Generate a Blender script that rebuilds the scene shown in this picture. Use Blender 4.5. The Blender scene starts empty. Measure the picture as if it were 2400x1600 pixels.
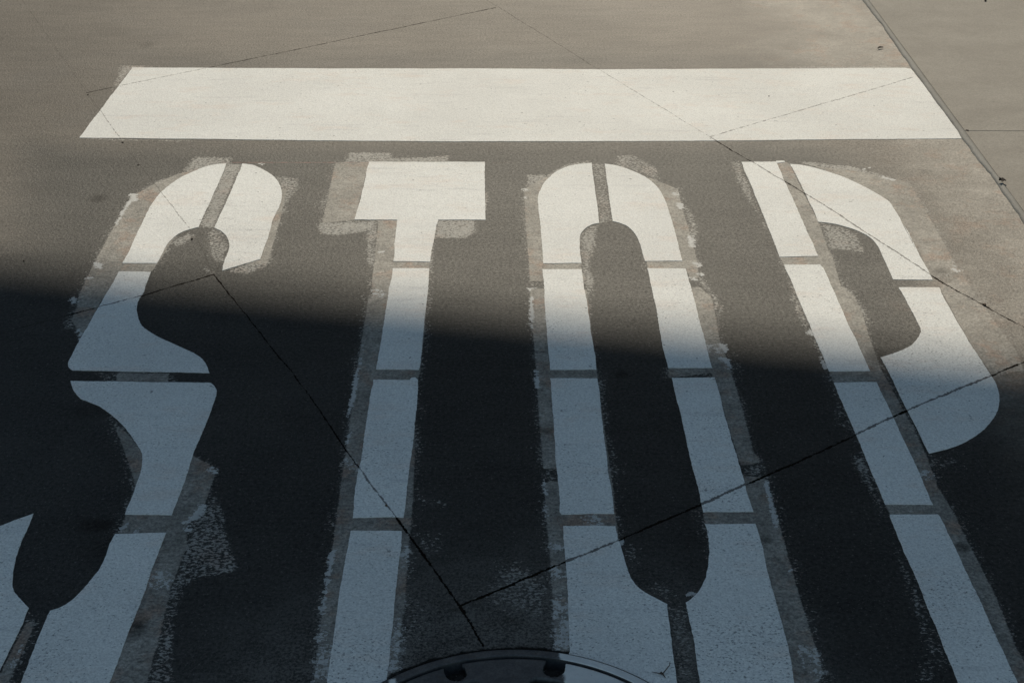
import bpy, bmesh, math, random
import numpy as np
from mathutils import Vector
random.seed(7)
R = math.radians
sc = bpy.context.scene
COL = sc.collection

# ------------------------------------------------------------------ camera
H = 1.5
PITCH = R(29.0)
LENS = 50.0
FPX = 2400 * LENS / 36.0
cd = bpy.data.cameras.new('camera'); cam = bpy.data.objects.new('camera', cd); COL.objects.link(cam)
cam.location = (0, 0, H); cam.rotation_euler = (R(90) - PITCH, 0, 0)
cd.lens = LENS; cd.sensor_width = 36; cd.clip_start = 0.05; cd.clip_end = 3000
sc.camera = cam
CP, SP = math.cos(PITCH), math.sin(PITCH)

def gp(px, py):
    """survey: a point measured on the flat road -> metres on the ground"""
    x = (px - 1200) / FPX; v = (py - 800) / FPX
    t = H / (SP + v * CP)
    return (x * t, (CP - v * SP) * t)

ORG = {1: (0, 100), 2: (800, 100), 3: (1600, 100), 4: (0, 533), 5: (800, 533), 6: (1600, 533),
       7: (0, 1067), 8: (800, 1067), 9: (1600, 1067)}
K = 2.94
def tr(s):
    """'1:912,174c 1:1440,850' -> [(x, y, corner)] metres"""
    out = []; reg = 1
    for tok in s.split():
        if ':' in tok:
            a, tok = tok.split(':'); reg = int(a)
        c = tok.endswith('c')
        x, y = tok.rstrip('c').split(',')
        o = ORG[reg]
        g = gp(o[0] + float(x) / K, o[1] + float(y) / K)
        out.append((g[0], g[1], c))
    return out

def smooth(pts, step=0.006, jit=0.0, rnd=None):
    """closed outline; straight between two corners, Catmull-Rom elsewhere"""
    n = len(pts); out = []
    for i in range(n):
        p0, p1, p2, p3 = pts[(i-1) % n], pts[i], pts[(i+1) % n], pts[(i+2) % n]
        L = math.hypot(p2[0]-p1[0], p2[1]-p1[1]); m = max(1, int(L/step))
        if p1[2]: p0 = (2*p1[0]-p2[0], 2*p1[1]-p2[1])
        if p2[2]: p3 = (2*p2[0]-p1[0], 2*p2[1]-p1[1])
        for k in range(m):
            t = k/m
            if p1[2] and p2[2]:
                x = p1[0]+(p2[0]-p1[0])*t; y = p1[1]+(p2[1]-p1[1])*t
            else:
                f = lambda a, b, c_, d: 0.5*(2*b+(c_-a)*t+(2*a-5*b+4*c_-d)*t*t+(-a+3*b-3*c_+d)*t**3)
                x = f(p0[0], p1[0], p2[0], p3[0]); y = f(p0[1], p1[1], p2[1], p3[1])
            out.append([x, y])
    if jit:
        rr = rnd or random
        N = len(out); w = [rr.gauss(0, 1) for _ in range(N)]; w2 = [rr.gauss(0, 1) for _ in range(N)]
        s1 = [sum(w[(i+j) % N] for j in range(-4, 5))/3 for i in range(N)]
        for i in range(N):
            a = out[i-1]; b = out[(i+1) % N]
            nx, ny = b[1]-a[1], -(b[0]-a[0]); l = math.hypot(nx, ny) or 1
            d = jit*(0.75*s1[i]+0.35*w2[i])
            out[i] = [out[i][0]+nx/l*d, out[i][1]+ny/l*d]
    return out

# ------------------------------------------------------------------ traced data
BAR = "1:912,174c 2352,181 2:990,181 1770,186 3:700,181 1530,176 1575,184c 1660,290 1760,430 1933,662c 1200,668 0,680 2:1000,682 0,679 1:1600,668 549,657c"
LET = {
'S': [
 "1:1560,832c 1440,850 1300,905 1200,960 1110,1035 1050,1110 1000,1200 848,1519c 1082,1522c 1130,1430 1175,1365 1235,1315 1300,1290 1368,1272c 1460,1070 1530,915",
 "1:1672,837c 1750,848 1830,885 1890,930 1930,990 1942,1060 1925,1130 1895,1190 1850,1330 1795,1493c 4:1530,300c 1545,240 1573,170 1580,115 1565,65 1530,30 1:1476,1276c 1535,1150 1620,960",
 "4:822,306c 1042,308c 1010,390 990,450 962,490 945,540 950,610 975,670 1020,712 1120,770 1250,830 1340,872 1400,920 1425,960 1442,1003c 500,985c 475,967 468,940 480,910c 545,785c",
 "4:485,1058c 1452,1072c 1480,1100 1492,1140 1475,1200 1440,1300 7:1330,0 1280,160 1185,412c 862,408c 900,310 940,200 970,110 982,20 4:970,1540 940,1490 880,1400 800,1320 700,1245 620,1205 560,1180 515,1135 495,1095",
 "7:793,540c 1143,534c 1090,680 1000,930 760,1567 640,1850 480,2020 200,2120 20,2140c 80,1750c 145,1567c 250,1290c 345,1070c 430,1040 530,970 620,870 690,780 730,690 755,610",
 "7:-330,612c 233,400c 205,480 140,620 105,740 90,850 97,935 150,1000 200,1052c 130,1210 0,1478 -200,1900c -330,1860 -460,1750 -560,1500 -540,1150"],
'T': [
 "2:190,823c 988,824c 990,1000 993,1222c 667,1222c 650,1290 625,1430 611,1512c 357,1508c 365,1430 385,1222c 94,1220c 155,985c",
 "5:355,283c 608,283c 600,400 573,640 550,880 535,982c 240,978c 265,840 300,600",
 "5:222,1050c 470,1052c 482,1036 510,1034 530,1050c 512,1300 482,1567 8:455,200 437,395 430,432c 330,427 80,430c 105,180 5:140,1567 185,1250",
 "8:65,520c 418,520c 415,600 385,830 345,1250 312,1567 230,2200c -215,2200c -102,1567c 0,880c"],
'O': [
 "2:1725,830c 1740,950 1760,1100 1777,1245c 1730,1255 1680,1285 1643,1335 1645,1420 1655,1520c 1392,1522c 1375,1300 1355,1085 1375,1010 1420,940 1500,880 1600,845",
 "2:1815,836c 1900,850 1990,880 2100,930 2180,1000 2225,1075 2250,1150 2290,1270 2350,1506c 2093,1506c 2060,1400 2030,1330 1980,1275 1920,1245 1870,1232c 1850,1100 1830,950",
 "5:1386,290c 1656,290c 1680,450 1705,600 1735,800 1758,980c 1440,982c 1430,850 1410,650 1395,400",
 "5:2108,283c 2370,285c 2422,460 2482,700 2555,968c 2250,970c 2200,740 2155,490",
 "5:1440,1042c 1765,1042c 8:1825,0 1840,120 1865,250 1882,403c 1700,403c 1520,408c 1505,390c 1495,200 1477,0 5:1460,1300",
 "6:-75,1038c 220,1035c 290,1300 370,1567 9:410,140 485,388c 140,392c 110,250 48,0 6:0,1350",
 "8:1527,487c 1888,487c 1900,540 1925,620 1960,750 2000,850 2060,920 2140,970 2246,1025c 2265,1200 2312,1567 2400,2200c 2200,2180 1960,2060 1780,1870 1640,1567 1600,1450 1575,1350 1565,1100 1545,750",
 "9:155,475c 500,472c 530,550 600,850 680,1150 740,1400 768,1567 790,1800 700,2020 480,2160 210,2200c 120,1567c 80,1300c 22,1015c 90,965 130,910 165,820 183,680 175,560"],
'P': [
 "3:403,824c 640,822c 645,816 700,816 705,824 648,832c 790,1150c 932,1471c 667,1477c 560,1200c",
 "6:700,260c 945,257c 968,280c 1140,660c 1292,990c 1010,992c 860,640c",
 "6:1040,1070c 1335,1068c 1460,1330c 9:1575,0c 1723,341c 1395,338c 1255,0c",
 "9:1428,410c 1757,408c 1790,460 2000,900 2310,1567 2610,2200c 2180,2200c 1900,1567c 1660,970c 1428,430c",
 "3:742,838c 850,850 1000,890 1150,945 1300,1020 1400,1080 1440,1118 1500,1220 1600,1410 6:1530,-5 1700,320 1722,363c 1450,360c 1390,230 1340,125 1290,70 1200,22 3:1090,1260 1000,1243 935,1237c 850,1050c",
 "6:1490,415c 1768,415c 1840,560 2000,830 2120,1010 2165,1090 2182,1180 2160,1280 2090,1380 1980,1460 1850,1520 1700,1555c 1540,1250c 1400,960c 1365,897c 1480,860 1570,815 1620,765 1645,718c 1630,680 1570,560"],
}
SEGLAB = {}

# bare concrete left where the old stencil stood (old letters lay a little to one side of the new)
GHOST = [
 "1:905,1060 1050,980 1220,905 1500,850 1300,1200 4:1050,300 800,400 700,500 565,760 540,705 490,640 525,560 545,460 640,260 1:750,1330",
 "1:1942,1000 1978,1010 1930,1220 1842,1530 1700,1520 1800,1400 1900,1150",
 "4:1000,300 848,240 1082,240 1200,60 1050,300",
 "4:770,1320 900,1440 7:1000,0 1330,0 1440,60 1490,110 1415,330 1290,480 1285,640 1180,900 1100,1250 1010,1567 950,1900 600,1900 1050,700 1100,540 800,540 830,520 860,420 930,210 890,60",
 "7:190,1130 245,1150 60,1567 -80,1850 -160,1800 0,1500",
 "4:800,1000 1160,1005 1165,1062 800,1058",
 "2:-42,825 190,823 94,1220 -132,1245",
 "2:255,1225 600,1225 5:608,240 608,283 580,640 545,1000 512,1100 8:508,0 485,450 465,620 440,1000 405,1250 388,1567 330,2200 -260,2200 -190,1567 -150,1200 -70,700 -12,260 5:35,1500 110,950 165,620 185,480 215,475 210,380 250,0",
 "2:1258,1010 1290,992 1420,920 1500,1000 1650,1500 5:1656,300 1700,365 1395,368 1300,370 2:1290,1500 1270,1250",
 "5:1295,420 1395,422 1690,425 1735,800 1762,980 1765,1042 8:1840,0 1870,200 1890,400 1900,480 1915,600 1700,700 1600,1100 1575,1350 1475,1350 1465,1200 1450,900 1430,620 1415,480 1395,180 1500,180 1490,90 1390,90 1385,0 5:1360,1300 1345,1000 1330,850 1310,600",
 "2:2100,920 2320,1010 3:0,1150 60,1340 110,1530 6:100,250 110,350 50,350 20,285 -240,283 3:-250,1500 -30,1400",
 "6:40,410 120,410 200,480 230,620 255,770 320,950 385,1150 425,1300 495,1567 9:520,0 540,50 400,70 378,0 6:200,1000 -100,1038 -100,970 100,900",
 "9:410,140 565,150 670,480 730,700 800,950 870,1180 945,1400 970,1500 930,1567 950,2200 700,2200 155,475 140,392",
 "3:645,822 705,820 742,838 840,1050 940,1240 1000,1420 6:1030,190 1090,400 1190,480 1240,600 1300,790 1335,880 1360,960 1600,1400 1680,1567 9:1760,220 1850,360 1980,620 2150,950 2290,1300 2400,1500 2750,2200 2300,2200 1428,410 1395,338 1255,0 6:1040,1070 1010,992 700,260 3:667,1477 800,1300",
 "3:900,850 1200,885 1460,940 1560,958 1700,1200 1900,1560 6:1890,300 1700,360 1640,180 3:1600,1410 1440,1118 1150,945",
 "6:1768,415 1930,330 2060,520 2200,720 2300,850 2352,985 2130,1010 2000,830",
]
# roller-textured, half covered patches: (outline, density, feather m)
FRINGE = [
 ("1:1340,785 1615,790 1600,840 1480,870 1300,940 1200,960 1080,990 940,1060 1080,950 1240,900", .56, .02),
 ("1:1560,832 1672,837 1476,1276 1368,1272", .6, .01),
 ("1:1170,1370 1300,1300 1350,1330 1260,1400 1180,1410", .55, .02),
 ("1:1476,1276 1540,1300 1580,1390 1545,1530 1440,1480 1420,1300", .45, .02),
 ("1:1880,920 2085,935 2040,1050 1960,1120 1900,1350 1850,1540 1800,1500 1950,1050", .5, .02),
 ("4:1530,300 1795,215 1850,260 1700,330", .55, .02),
 ("4:1380,250 1500,320 1470,330 1400,290", .6, .02),
 ("1:2180,1100 2220,1060 2310,830 2310,1230 2352,1240 2352,1330 2200,1320", .38, .03),
 ("2:-170,1240 250,1225 250,1290 -20,1330 -150,1320", .62, .02),
 ("2:170,1300 250,1290 215,1567 170,1500", .5, .01),
 ("1:2400,760 2352,830 2400,840", .5, .02),
 ("2:55,758 350,758 360,795 560,790 740,775 745,822 30,826", .58, .012),
 ("2:640,1222 935,1222 925,1300 850,1352 640,1350", .62, .015),
 ("5:600,40 655,60 640,300 640,600 575,640", .45, .02),
 ("2:985,960 1020,1060 1000,1180 975,1180", .45, .01),
 ("2:1270,910 1420,910 1560,830 1700,815 1700,840 1420,960 1280,990", .55, .015),
 ("2:1725,830 1815,836 1870,1232 1777,1245", .42, .01),
 ("2:1900,780 2010,765 2180,870 2200,960 2060,900 1880,850", .48, .02),
 ("2:1643,1335 1700,1270 1765,1255 1760,1400 1720,1500 5:1720,300 1750,340 1740,420 1715,500 1690,450 1656,290 2:1655,1500", .55, .015),
 ("5:1275,365 1395,365 1395,425 1290,425", .35, .01),
 ("3:-10,1100 60,1150 110,1250 90,1500 6:140,320 240,480 290,560 250,620 200,500 100,380 50,60", .5, .02),
 ("3:330,820 400,820 520,1120 640,1400 590,1320 520,1200 440,1090 360,930", .48, .02),
 ("3:780,820 880,820 1150,850 1250,870 1460,935 1200,895 900,855", .62, .015),
 ("3:940,1240 1080,1262 1200,1310 1270,1450 1240,1460 1160,1440 1010,1420", .52, .02),
 ("6:700,350 760,380 860,620 900,780 850,740 760,560", .45, .02),
 ("6:1090,390 1200,440 1270,560 1260,640 1200,520 1100,430", .5, .02),
 ("3:1560,955 1620,1020 1740,1220 1680,1200", .5, .02),
 ("6:1930,330 2100,470 2330,800 2352,930 2200,720 2060,520", .45, .06),
 ("6:1060,1190 1170,1440 1240,1567 1190,1560 1080,1400 1020,1250", .3, .02),
 ("6:300,800 420,860 430,1000 420,1250 380,1150 320,950", .32, .04),
 ("4:430,640 520,600 545,705 430,710", .4, .02),
 ("4:650,1000 800,1000 800,1060 700,1055", .4, .02),
 ("4:1150,1005 1200,1005 1195,1062 1150,1062", .35, .01),
 ("4:780,1320 830,1400 900,1560 840,1540 800,1400", .35, .02),
 ("7:1480,250 1540,380 1560,520 1645,780 1600,805 1400,840 1260,890 1210,1080 1200,1300 1190,1567 1010,1567 1100,1250 1200,880 1285,640 1290,480 1415,330", .46, .01),
 ("5:545,1080 560,1300 540,1567 8:520,0 500,200 480,450 505,0", .35, .01),
 ("8:485,300 700,295 720,350 600,365 480,350", .36, .05),
 ("8:470,560 690,540 700,690 580,700 470,640", .38, .05),
 ("8:460,640 520,760 500,1000 600,1100 600,1290 430,1300 400,1250 440,1000", .33, .05),
 ("8:950,950 1030,850 1100,730 1200,720 1330,790 1450,900 1465,1100 1330,1130 1180,1080 1030,1040", .4, .05),
 ("8:1370,100 1495,95 1490,180 1400,178 1400,480 1370,300", .4, .01),
 ("8:1915,590 2040,620 2070,700 1990,760 1950,700", .36, .03),
 ("8:2060,930 2200,870 2352,900 9:0,860 20,1010 8:2246,1025 2140,970", .38, .04),
 ("8:2246,1025 9:20,1010 80,1300 120,1567 8:2312,1567 2270,1200", .42, .02),
 ("5:1765,1100 1830,1200 1860,1567 1800,1400", .3, .02),
 ("8:1840,30 1950,60 1960,300 1900,420", .3, .03),
 ("9:1150,0 1255,0 1400,340 1385,440 1340,400 1215,150", .42, .02),
 ("9:1430,560 1660,970 1860,1450 1700,1567 1560,1567 1650,1300 1560,1000 1450,700", .34, .02),
 ("9:1590,0 1900,-20 1950,60 1800,120 1900,340 2060,440 2030,500 1900,400", .34, .05),
 ("9:400,70 560,60 560,150 410,140", .4, .02),
 ("9:870,1180 960,1400 990,1480 900,1300", .5, .02),
 ("9:2290,1350 2400,1350 2400,1567", .45, .03),
 ("3:-1690,170 -1690,240 -1600,300", .3, .02),
 ("1:830,155 1150,165 912,178 820,310 760,340 800,250", .5, .02),
 ("1:549,657 1340,675 1330,684 620,672", .45, .012),
 ("3:730,165 1400,160 1500,176 740,181", .5, .012),
]
# leftover chips of old white paint: (polyline, radius m, density)
CHIPS = [
 ("1:915,1042 925,1085", .016, .95), ("1:895,1090 800,1260", .006, .52), ("4:660,245 690,275", .012, .7),
 ("4:490,492 515,515", .012, 1.0), ("4:543,705 560,765", .010, .62), ("4:610,345 622,348", .008, .9),
 ("5:225,330 205,420", .004, .5), ("5:222,440 272,465", .015, .62), ("5:170,600 110,950 75,1200 40,1480", .007, .56),
 ("5:545,1000 548,1180", .004, .5), ("2:265,1440 280,1440", .010, .95), ("2:1256,1008 1272,1016", .011, 1.0), ("2:1265,1070 1276,1066", .007, .9),
 ("5:1297,422 1310,422", .01, .9), ("5:1305,480 1330,850 1350,1100", .005, .53), ("5:1400,580 1405,640", .006, .5),
 ("2:1840,1070 1835,1120", .012, .55), ("2:2330,1110 2345,1140", .012, .8), ("2:2300,1040 2320,1050", .012, .8),
 ("6:50,60 70,130", .010, .75), ("6:90,250 118,262", .012, .8), ("6:55,352 90,358", .010, .7), ("6:125,315 135,330", .01, .8),
 ("6:275,812 297,848", .014, .72), ("6:275,905 300,915 325,955", .014, .7), ("6:180,825 240,850", .016, .55), ("6:875,715 890,735", .012, .8),
 ("6:940,880 985,965", .008, .55), ("6:980,990 1000,1030", .007, .6), ("6:1870,290 1898,302", .012, .8), ("6:1860,240 1880,280", .006, .5),
 ("3:1380,930 1450,945", .012, .72), ("3:1250,870 1300,860", .010, .55), ("3:90,1520 112,1530", .012, .8),
 ("7:1455,97 1482,118", .012, 1.0), ("7:1395,352 1340,440", .013, .78), ("7:1335,440 1280,455", .008, .7), ("7:1290,505 1300,515", .01, .7),
 ("7:840,480 850,500", .008, .7), ("7:930,520 940,525", .008, .7), ("7:1090,840 1115,890", .018, .45),
 ("7:2290,660 2260,900 2222,1080", .006, .62), ("7:2205,1190 2195,1270", .012, .55), ("7:2180,1480 2270,1400", .035, .56), ("7:180,1180 60,1480", .004, .5),
 ("8:355,1180 400,1240 380,1330", .03, .56), ("8:350,1400 375,1500 400,1560", .03, .56), ("8:465,620 440,1000", .007, .54), ("8:418,680 425,690", .01, .8),
 ("8:1405,200 1418,480", .004, .62), ("8:1400,182 1395,200", .006, .8), ("8:1470,630 1530,630", .012, .6), ("8:1470,790 1510,815", .018, .6),
 ("8:1465,1000 1480,1080", .014, .66), ("8:1480,1120 1540,1260", .04, .62), ("8:1500,1300 1570,1350", .035, .66), ("8:1730,435 1750,465", .018, .6),
 ("8:1920,590 1930,605", .008, .9), ("8:540,1150 575,1290", .02, .42), ("8:60,40 130,100", .012, .55),
 ("9:570,180 610,300 655,460", .009, .62), ("9:655,470 700,600 745,790", .005, .55), ("9:150,400 160,470", .004, .6), ("9:540,30 555,60", .008, .6),
 ("9:1655,120 1680,130", .016, .55), ("9:1570,790 1640,970", .004, .55), ("9:900,1380 960,1500", .02, .5), ("9:820,1330 830,1340", .01, .7), ("9:50,955 90,960", .006, .9),
 ("1:1530,30 1585,20", .02, .45), ("1:1790,835 1815,845", .01, .6), ("1:440,465 455,470", .01, .5), ("2:760,1495 775,1500", .01, .5), ("2:890,1440 900,1460", .01, .5),
]
# dark smudges: (x, y, rx, ry metres, strength)
SMUDGE = [("7:680,480", .040, .022, .8), ("7:935,1180", .02, .02, .8), ("9:1928,635", .012, .012, .95), ("1:1005,22", .025, .04, .3),
          ("1:675,1075", .022, .026, .6), ("6:1340,890", .02, .04, .5), ("6:1780,300", .02, .015, .5), ("3:1675,888", .02, .015, .35),
          ("7:800,640", .06, .05, .4), ("8:785,1062", .010, .006, .9), ("5:1930,1012", .015, .015, .7), ("9:575,580", .012, .01, .5), ("5:1420,1400", .02, .015, .5), ("4:630,1260", .05, .03, .4)]

def dpt(x, y): return (x*2400/2352, y*2400/2352)
def J(*pts): return [gp(*dpt(*p)) for p in pts]
# joints: (polyline, half width m, strength on road, strength on white paint)
JOINTS = [
 (J((48, -4), (200, 213), (310, 365), (452, 545), (490, 630)), .0010, .42, .7),
 (J((490, 630), (700, 892), (800, 1040), (910, 1190)), .0014, .95, .85),
 (J((910, 1190), (1056, 1388), (1112, 1482)), .0020, 1.0, .9),
 (J((200, 213), (480, 156), (1138, 18)), .0022, .9, .66),
 (J((1110, -5), (1375, 160), (1630, 315)), .0012, .7, .7),
 (J((1630, 315), (1875, 460), (2150, 640), (2352, 752), (2700, 950)), .0018, .95, .85),
 (J((1630, 315), (2100, 178)), .0020, .9, .72),
 (J((490, 630), (330, 678), (160, 722)), .0022, .95, .9),
 (J((160, 722), (-300, 850)), .0016, .5, .9),
 (J((1058, 1390), (1425, 1238), (1830, 1062), (2080, 945), (2360, 828), (2700, 700)), .0023, 1.0, .92),
]

# ------------------------------------------------------------------ node helpers
class S:
    def __init__(s, nt, sock): s.nt = nt; s.k = sock
    def _m(s, op, *a, clamp=False):
        n = s.nt.nodes.new('ShaderNodeMath'); n.operation = op; n.use_clamp = clamp
        for i, v in enumerate((s,)+a):
            if isinstance(v, S): s.nt.links.new(v.k, n.inputs[i])
            else: n.inputs[i].default_value = v
        return S(s.nt, n.outputs[0])
    def __add__(s, o): return s._m('ADD', o)
    __radd__ = __add__
    def __sub__(s, o): return s._m('SUBTRACT', o)
    def __rsub__(s, o): return (s*-1)+o
    def __mul__(s, o): return s._m('MULTIPLY', o)
    __rmul__ = __mul__
    def max(s, o): return s._m('MAXIMUM', o)
    def min(s, o): return s._m('MINIMUM', o)
    def abs(s): return s._m('ABSOLUTE')
    def inv(s): return (s*-1)+1
    def ramp(s, a, b, c=0., d=1.):
        n = s.nt.nodes.new('ShaderNodeMapRange'); n.interpolation_type = 'SMOOTHSTEP'; n.clamp = True
        s.nt.links.new(s.k, n.inputs[0])
        rev = a > b
        if rev: a, b, c, d = b, a, d, c
        for i, v in enumerate((a, b, c, d)): n.inputs[i+1].default_value = v
        return S(s.nt, n.outputs[0])

class Mat:
    def __init__(s, name):
        s.m = bpy.data.materials.new(name); s.m.use_nodes = True; s.nt = s.m.node_tree
        s.b = s.nt.nodes['Principled BSDF']
        g = s.nt.nodes.new('ShaderNodeNewGeometry'); s.pos = g.outputs['Position']
    def vm(s, op, a, b=None, scale=None):
        n = s.nt.nodes.new('ShaderNodeVectorMath'); n.operation = op
        for i, v in enumerate((a, b)):
            if v is None: continue
            if isinstance(v, (tuple, list)): n.inputs[i].default_value = v
            else: s.nt.links.new(v.k if isinstance(v, S) else v, n.inputs[i])
        if scale is not None:
            if isinstance(scale, S): s.nt.links.new(scale.k, n.inputs['Scale'])
            else: n.inputs['Scale'].default_value = scale
        return n
    def noise(s, scale, detail=3, rough=.55, stretch=None, off=0., col=False):
        n = s.nt.nodes.new('ShaderNodeTexNoise'); n.inputs['Scale'].default_value = scale
        n.inputs['Detail'].default_value = detail; n.inputs['Roughness'].default_value = rough
        v = s.pos
        if stretch or off:
            mp = s.nt.nodes.new('ShaderNodeMapping'); s.nt.links.new(v, mp.inputs[0])
            mp.inputs['Location'].default_value = (off, off*.7, off*.3)
            if stretch:
                mp.inputs['Scale'].default_value = (stretch[0], stretch[1], 1)
                if len(stretch) > 2: mp.inputs['Rotation'].default_value = (0, 0, R(stretch[2]))
            v = mp.outputs[0]
        s.nt.links.new(v, n.inputs['Vector'])
        return S(s.nt, n.outputs['Color' if col else 0])
    def vor(s, scale, rnd=1., stretch=None, feat='F1'):
        n = s.nt.nodes.new('ShaderNodeTexVoronoi'); n.feature = feat
        n.inputs['Scale'].default_value = scale; n.inputs['Randomness'].default_value = rnd
        v = s.pos
        if stretch:
            mp = s.nt.nodes.new('ShaderNodeMapping'); s.nt.links.new(v, mp.inputs[0])
            mp.inputs['Scale'].default_value = (stretch[0], stretch[1], 1)
            mp.inputs['Rotation'].default_value = (0, 0, R(stretch[2]))
            v = mp.outputs[0]
        s.nt.links.new(v, n.inputs['Vector'])
        return S(s.nt, n.outputs['Distance'])
    def attr(s, name):
        n = s.nt.nodes.new('ShaderNodeAttribute'); n.attribute_name = name
        return S(s.nt, n.outputs['Fac'])
    def mix(s, f, a, b):
        n = s.nt.nodes.new('ShaderNodeMix'); n.data_type = 'RGBA'
        for i, v in ((0, f), (6, a), (7, b)):
            if isinstance(v, S): s.nt.links.new(v.k, n.inputs[i])
            elif isinstance(v, (int, float)): n.inputs[i].default_value = v
            else: n.inputs[i].default_value = (*v, 1)
        return S(s.nt, n.outputs[2])
    def mul(s, a, b):           # colour times value
        n = s.vm('SCALE', a, None, b); return S(s.nt, n.outputs[0])
    def out(s, color, rough, bump=None, dist=1.0, spec=None, metal=None, tint=None):
        for v, nm in ((color, 'Base Color'), (rough, 'Roughness'), (spec, 'Specular IOR Level'), (metal, 'Metallic'), (tint, 'Specular Tint')):
            if v is None: continue
            if isinstance(v, S): s.nt.links.new(v.k, s.b.inputs[nm])
            elif isinstance(v, (int, float)): s.b.inputs[nm].default_value = v
            else: s.b.inputs[nm].default_value = (*v, 1)
        if bump is not None:
            bn = s.nt.nodes.new('ShaderNodeBump'); bn.inputs['Distance'].default_value = dist
            bn.inputs['Strength'].default_value = 1.0
            s.nt.links.new(bump.k, bn.inputs['Height']); s.nt.links.new(bn.outputs[0], s.b.inputs['Normal'])
        return s.m

def joint_group():
    g = bpy.data.node_groups.new('joint_lines', 'ShaderNodeTree')
    g.interface.new_socket('Vector', in_out='INPUT', socket_type='NodeSocketVector')
    for nm in ('Road', 'Paint'): g.interface.new_socket(nm, in_out='OUTPUT', socket_type='NodeSocketFloat')
    gi = g.nodes.new('NodeGroupInput'); go = g.nodes.new('NodeGroupOutput')
    class M2(Mat):
        def __init__(s): s.nt = g; s.pos = gi.outputs[0]
    m = M2()
    # wander of the line
    w = m.noise(9, 4, .6, col=True)
    wv = m.vm('SUBTRACT', w, (.5, .5, .5)); wv = m.vm('MULTIPLY', wv.outputs[0], (.012, .012, 0))
    p = m.vm('ADD', m.pos, wv.outputs[0])
    wf = m.noise(140, 3, .7, col=True)
    wf = m.vm('SUBTRACT', wf, (.5, .5, .5)); wf = m.vm('MULTIPLY', wf.outputs[0], (.0062, .0062, 0))
    p = m.vm('ADD', p.outputs[0], wf.outputs[0])
    p = m.vm('MULTIPLY', p.outputs[0], (1, 1, 0)).outputs[0]
    wid = m.noise(34, 4, .75).ramp(.28, .72, .2, 1.9)
    widp = m.noise(62, 4, .8, off=3.).ramp(.40, .66, .0, 2.5)
    ro = None; pa = None
    for pl, hw, sr, sp_ in JOINTS:
        dist = None
        for a, b in zip(pl[:-1], pl[1:]):
            L = math.hypot(b[0]-a[0], b[1]-a[1]); d = ((b[0]-a[0])/L, (b[1]-a[1])/L, 0)
            q = m.vm('SUBTRACT', p, (a[0], a[1], 0)).outputs[0]
            t = S(g, m.vm('DOT_PRODUCT', q, d).outputs['Value']).max(0.).min(L)
            dv = m.vm('SCALE', d, None, t).outputs[0]
            l = S(g, m.vm('DISTANCE', q, dv).outputs['Value'])
            dist = l if dist is None else dist.min(l)
        f = (dist - wid*hw).ramp(.0008, -.0008)*sr
        k_ = .75 if sp_ > .8 else 0.
        fp = (dist - (widp*(1-k_*.6) + wid*k_*.75)*(hw*sp_*1.1)).ramp(.0007, -.0007)*min(1, sp_+.1)
        ro = f if ro is None else ro.max(f)
        pa = fp if pa is None else pa.max(fp)
    g.links.new(ro.k, go.inputs[0]); g.links.new(pa.k, go.inputs[1])
    return g
JG = joint_group()
def joints(m):
    n = m.nt.nodes.new('ShaderNodeGroup'); n.node_tree = JG; m.nt.links.new(m.pos, n.inputs[0])
    return S(m.nt, n.outputs[0]), S(m.nt, n.outputs[1])

# ------------------------------------------------------------------ manhole placement (circle fitted to its visible arc)
def fit(s):
    P = np.array([(p[0], p[1]) for p in tr(s)])
    A = np.c_[2*P, np.ones(len(P))]; b = (P**2).sum(1)
    c = np.linalg.lstsq(A, b, rcond=None)[0]
    return c[0], c[1], math.sqrt(c[2]+c[0]**2+c[1]**2)
MO = fit("8:370,1520 600,1430 800,1375 1180,1338 1480,1360 1740,1410 2110,1562")
MI = fit("8:410,1560 620,1470 830,1405 1130,1387 1400,1402 1590,1440 1950,1567")
print('manhole', MO, MI)
MC = (MO[0], MO[1]); RO = MO[2]; RI = RO-.018

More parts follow.
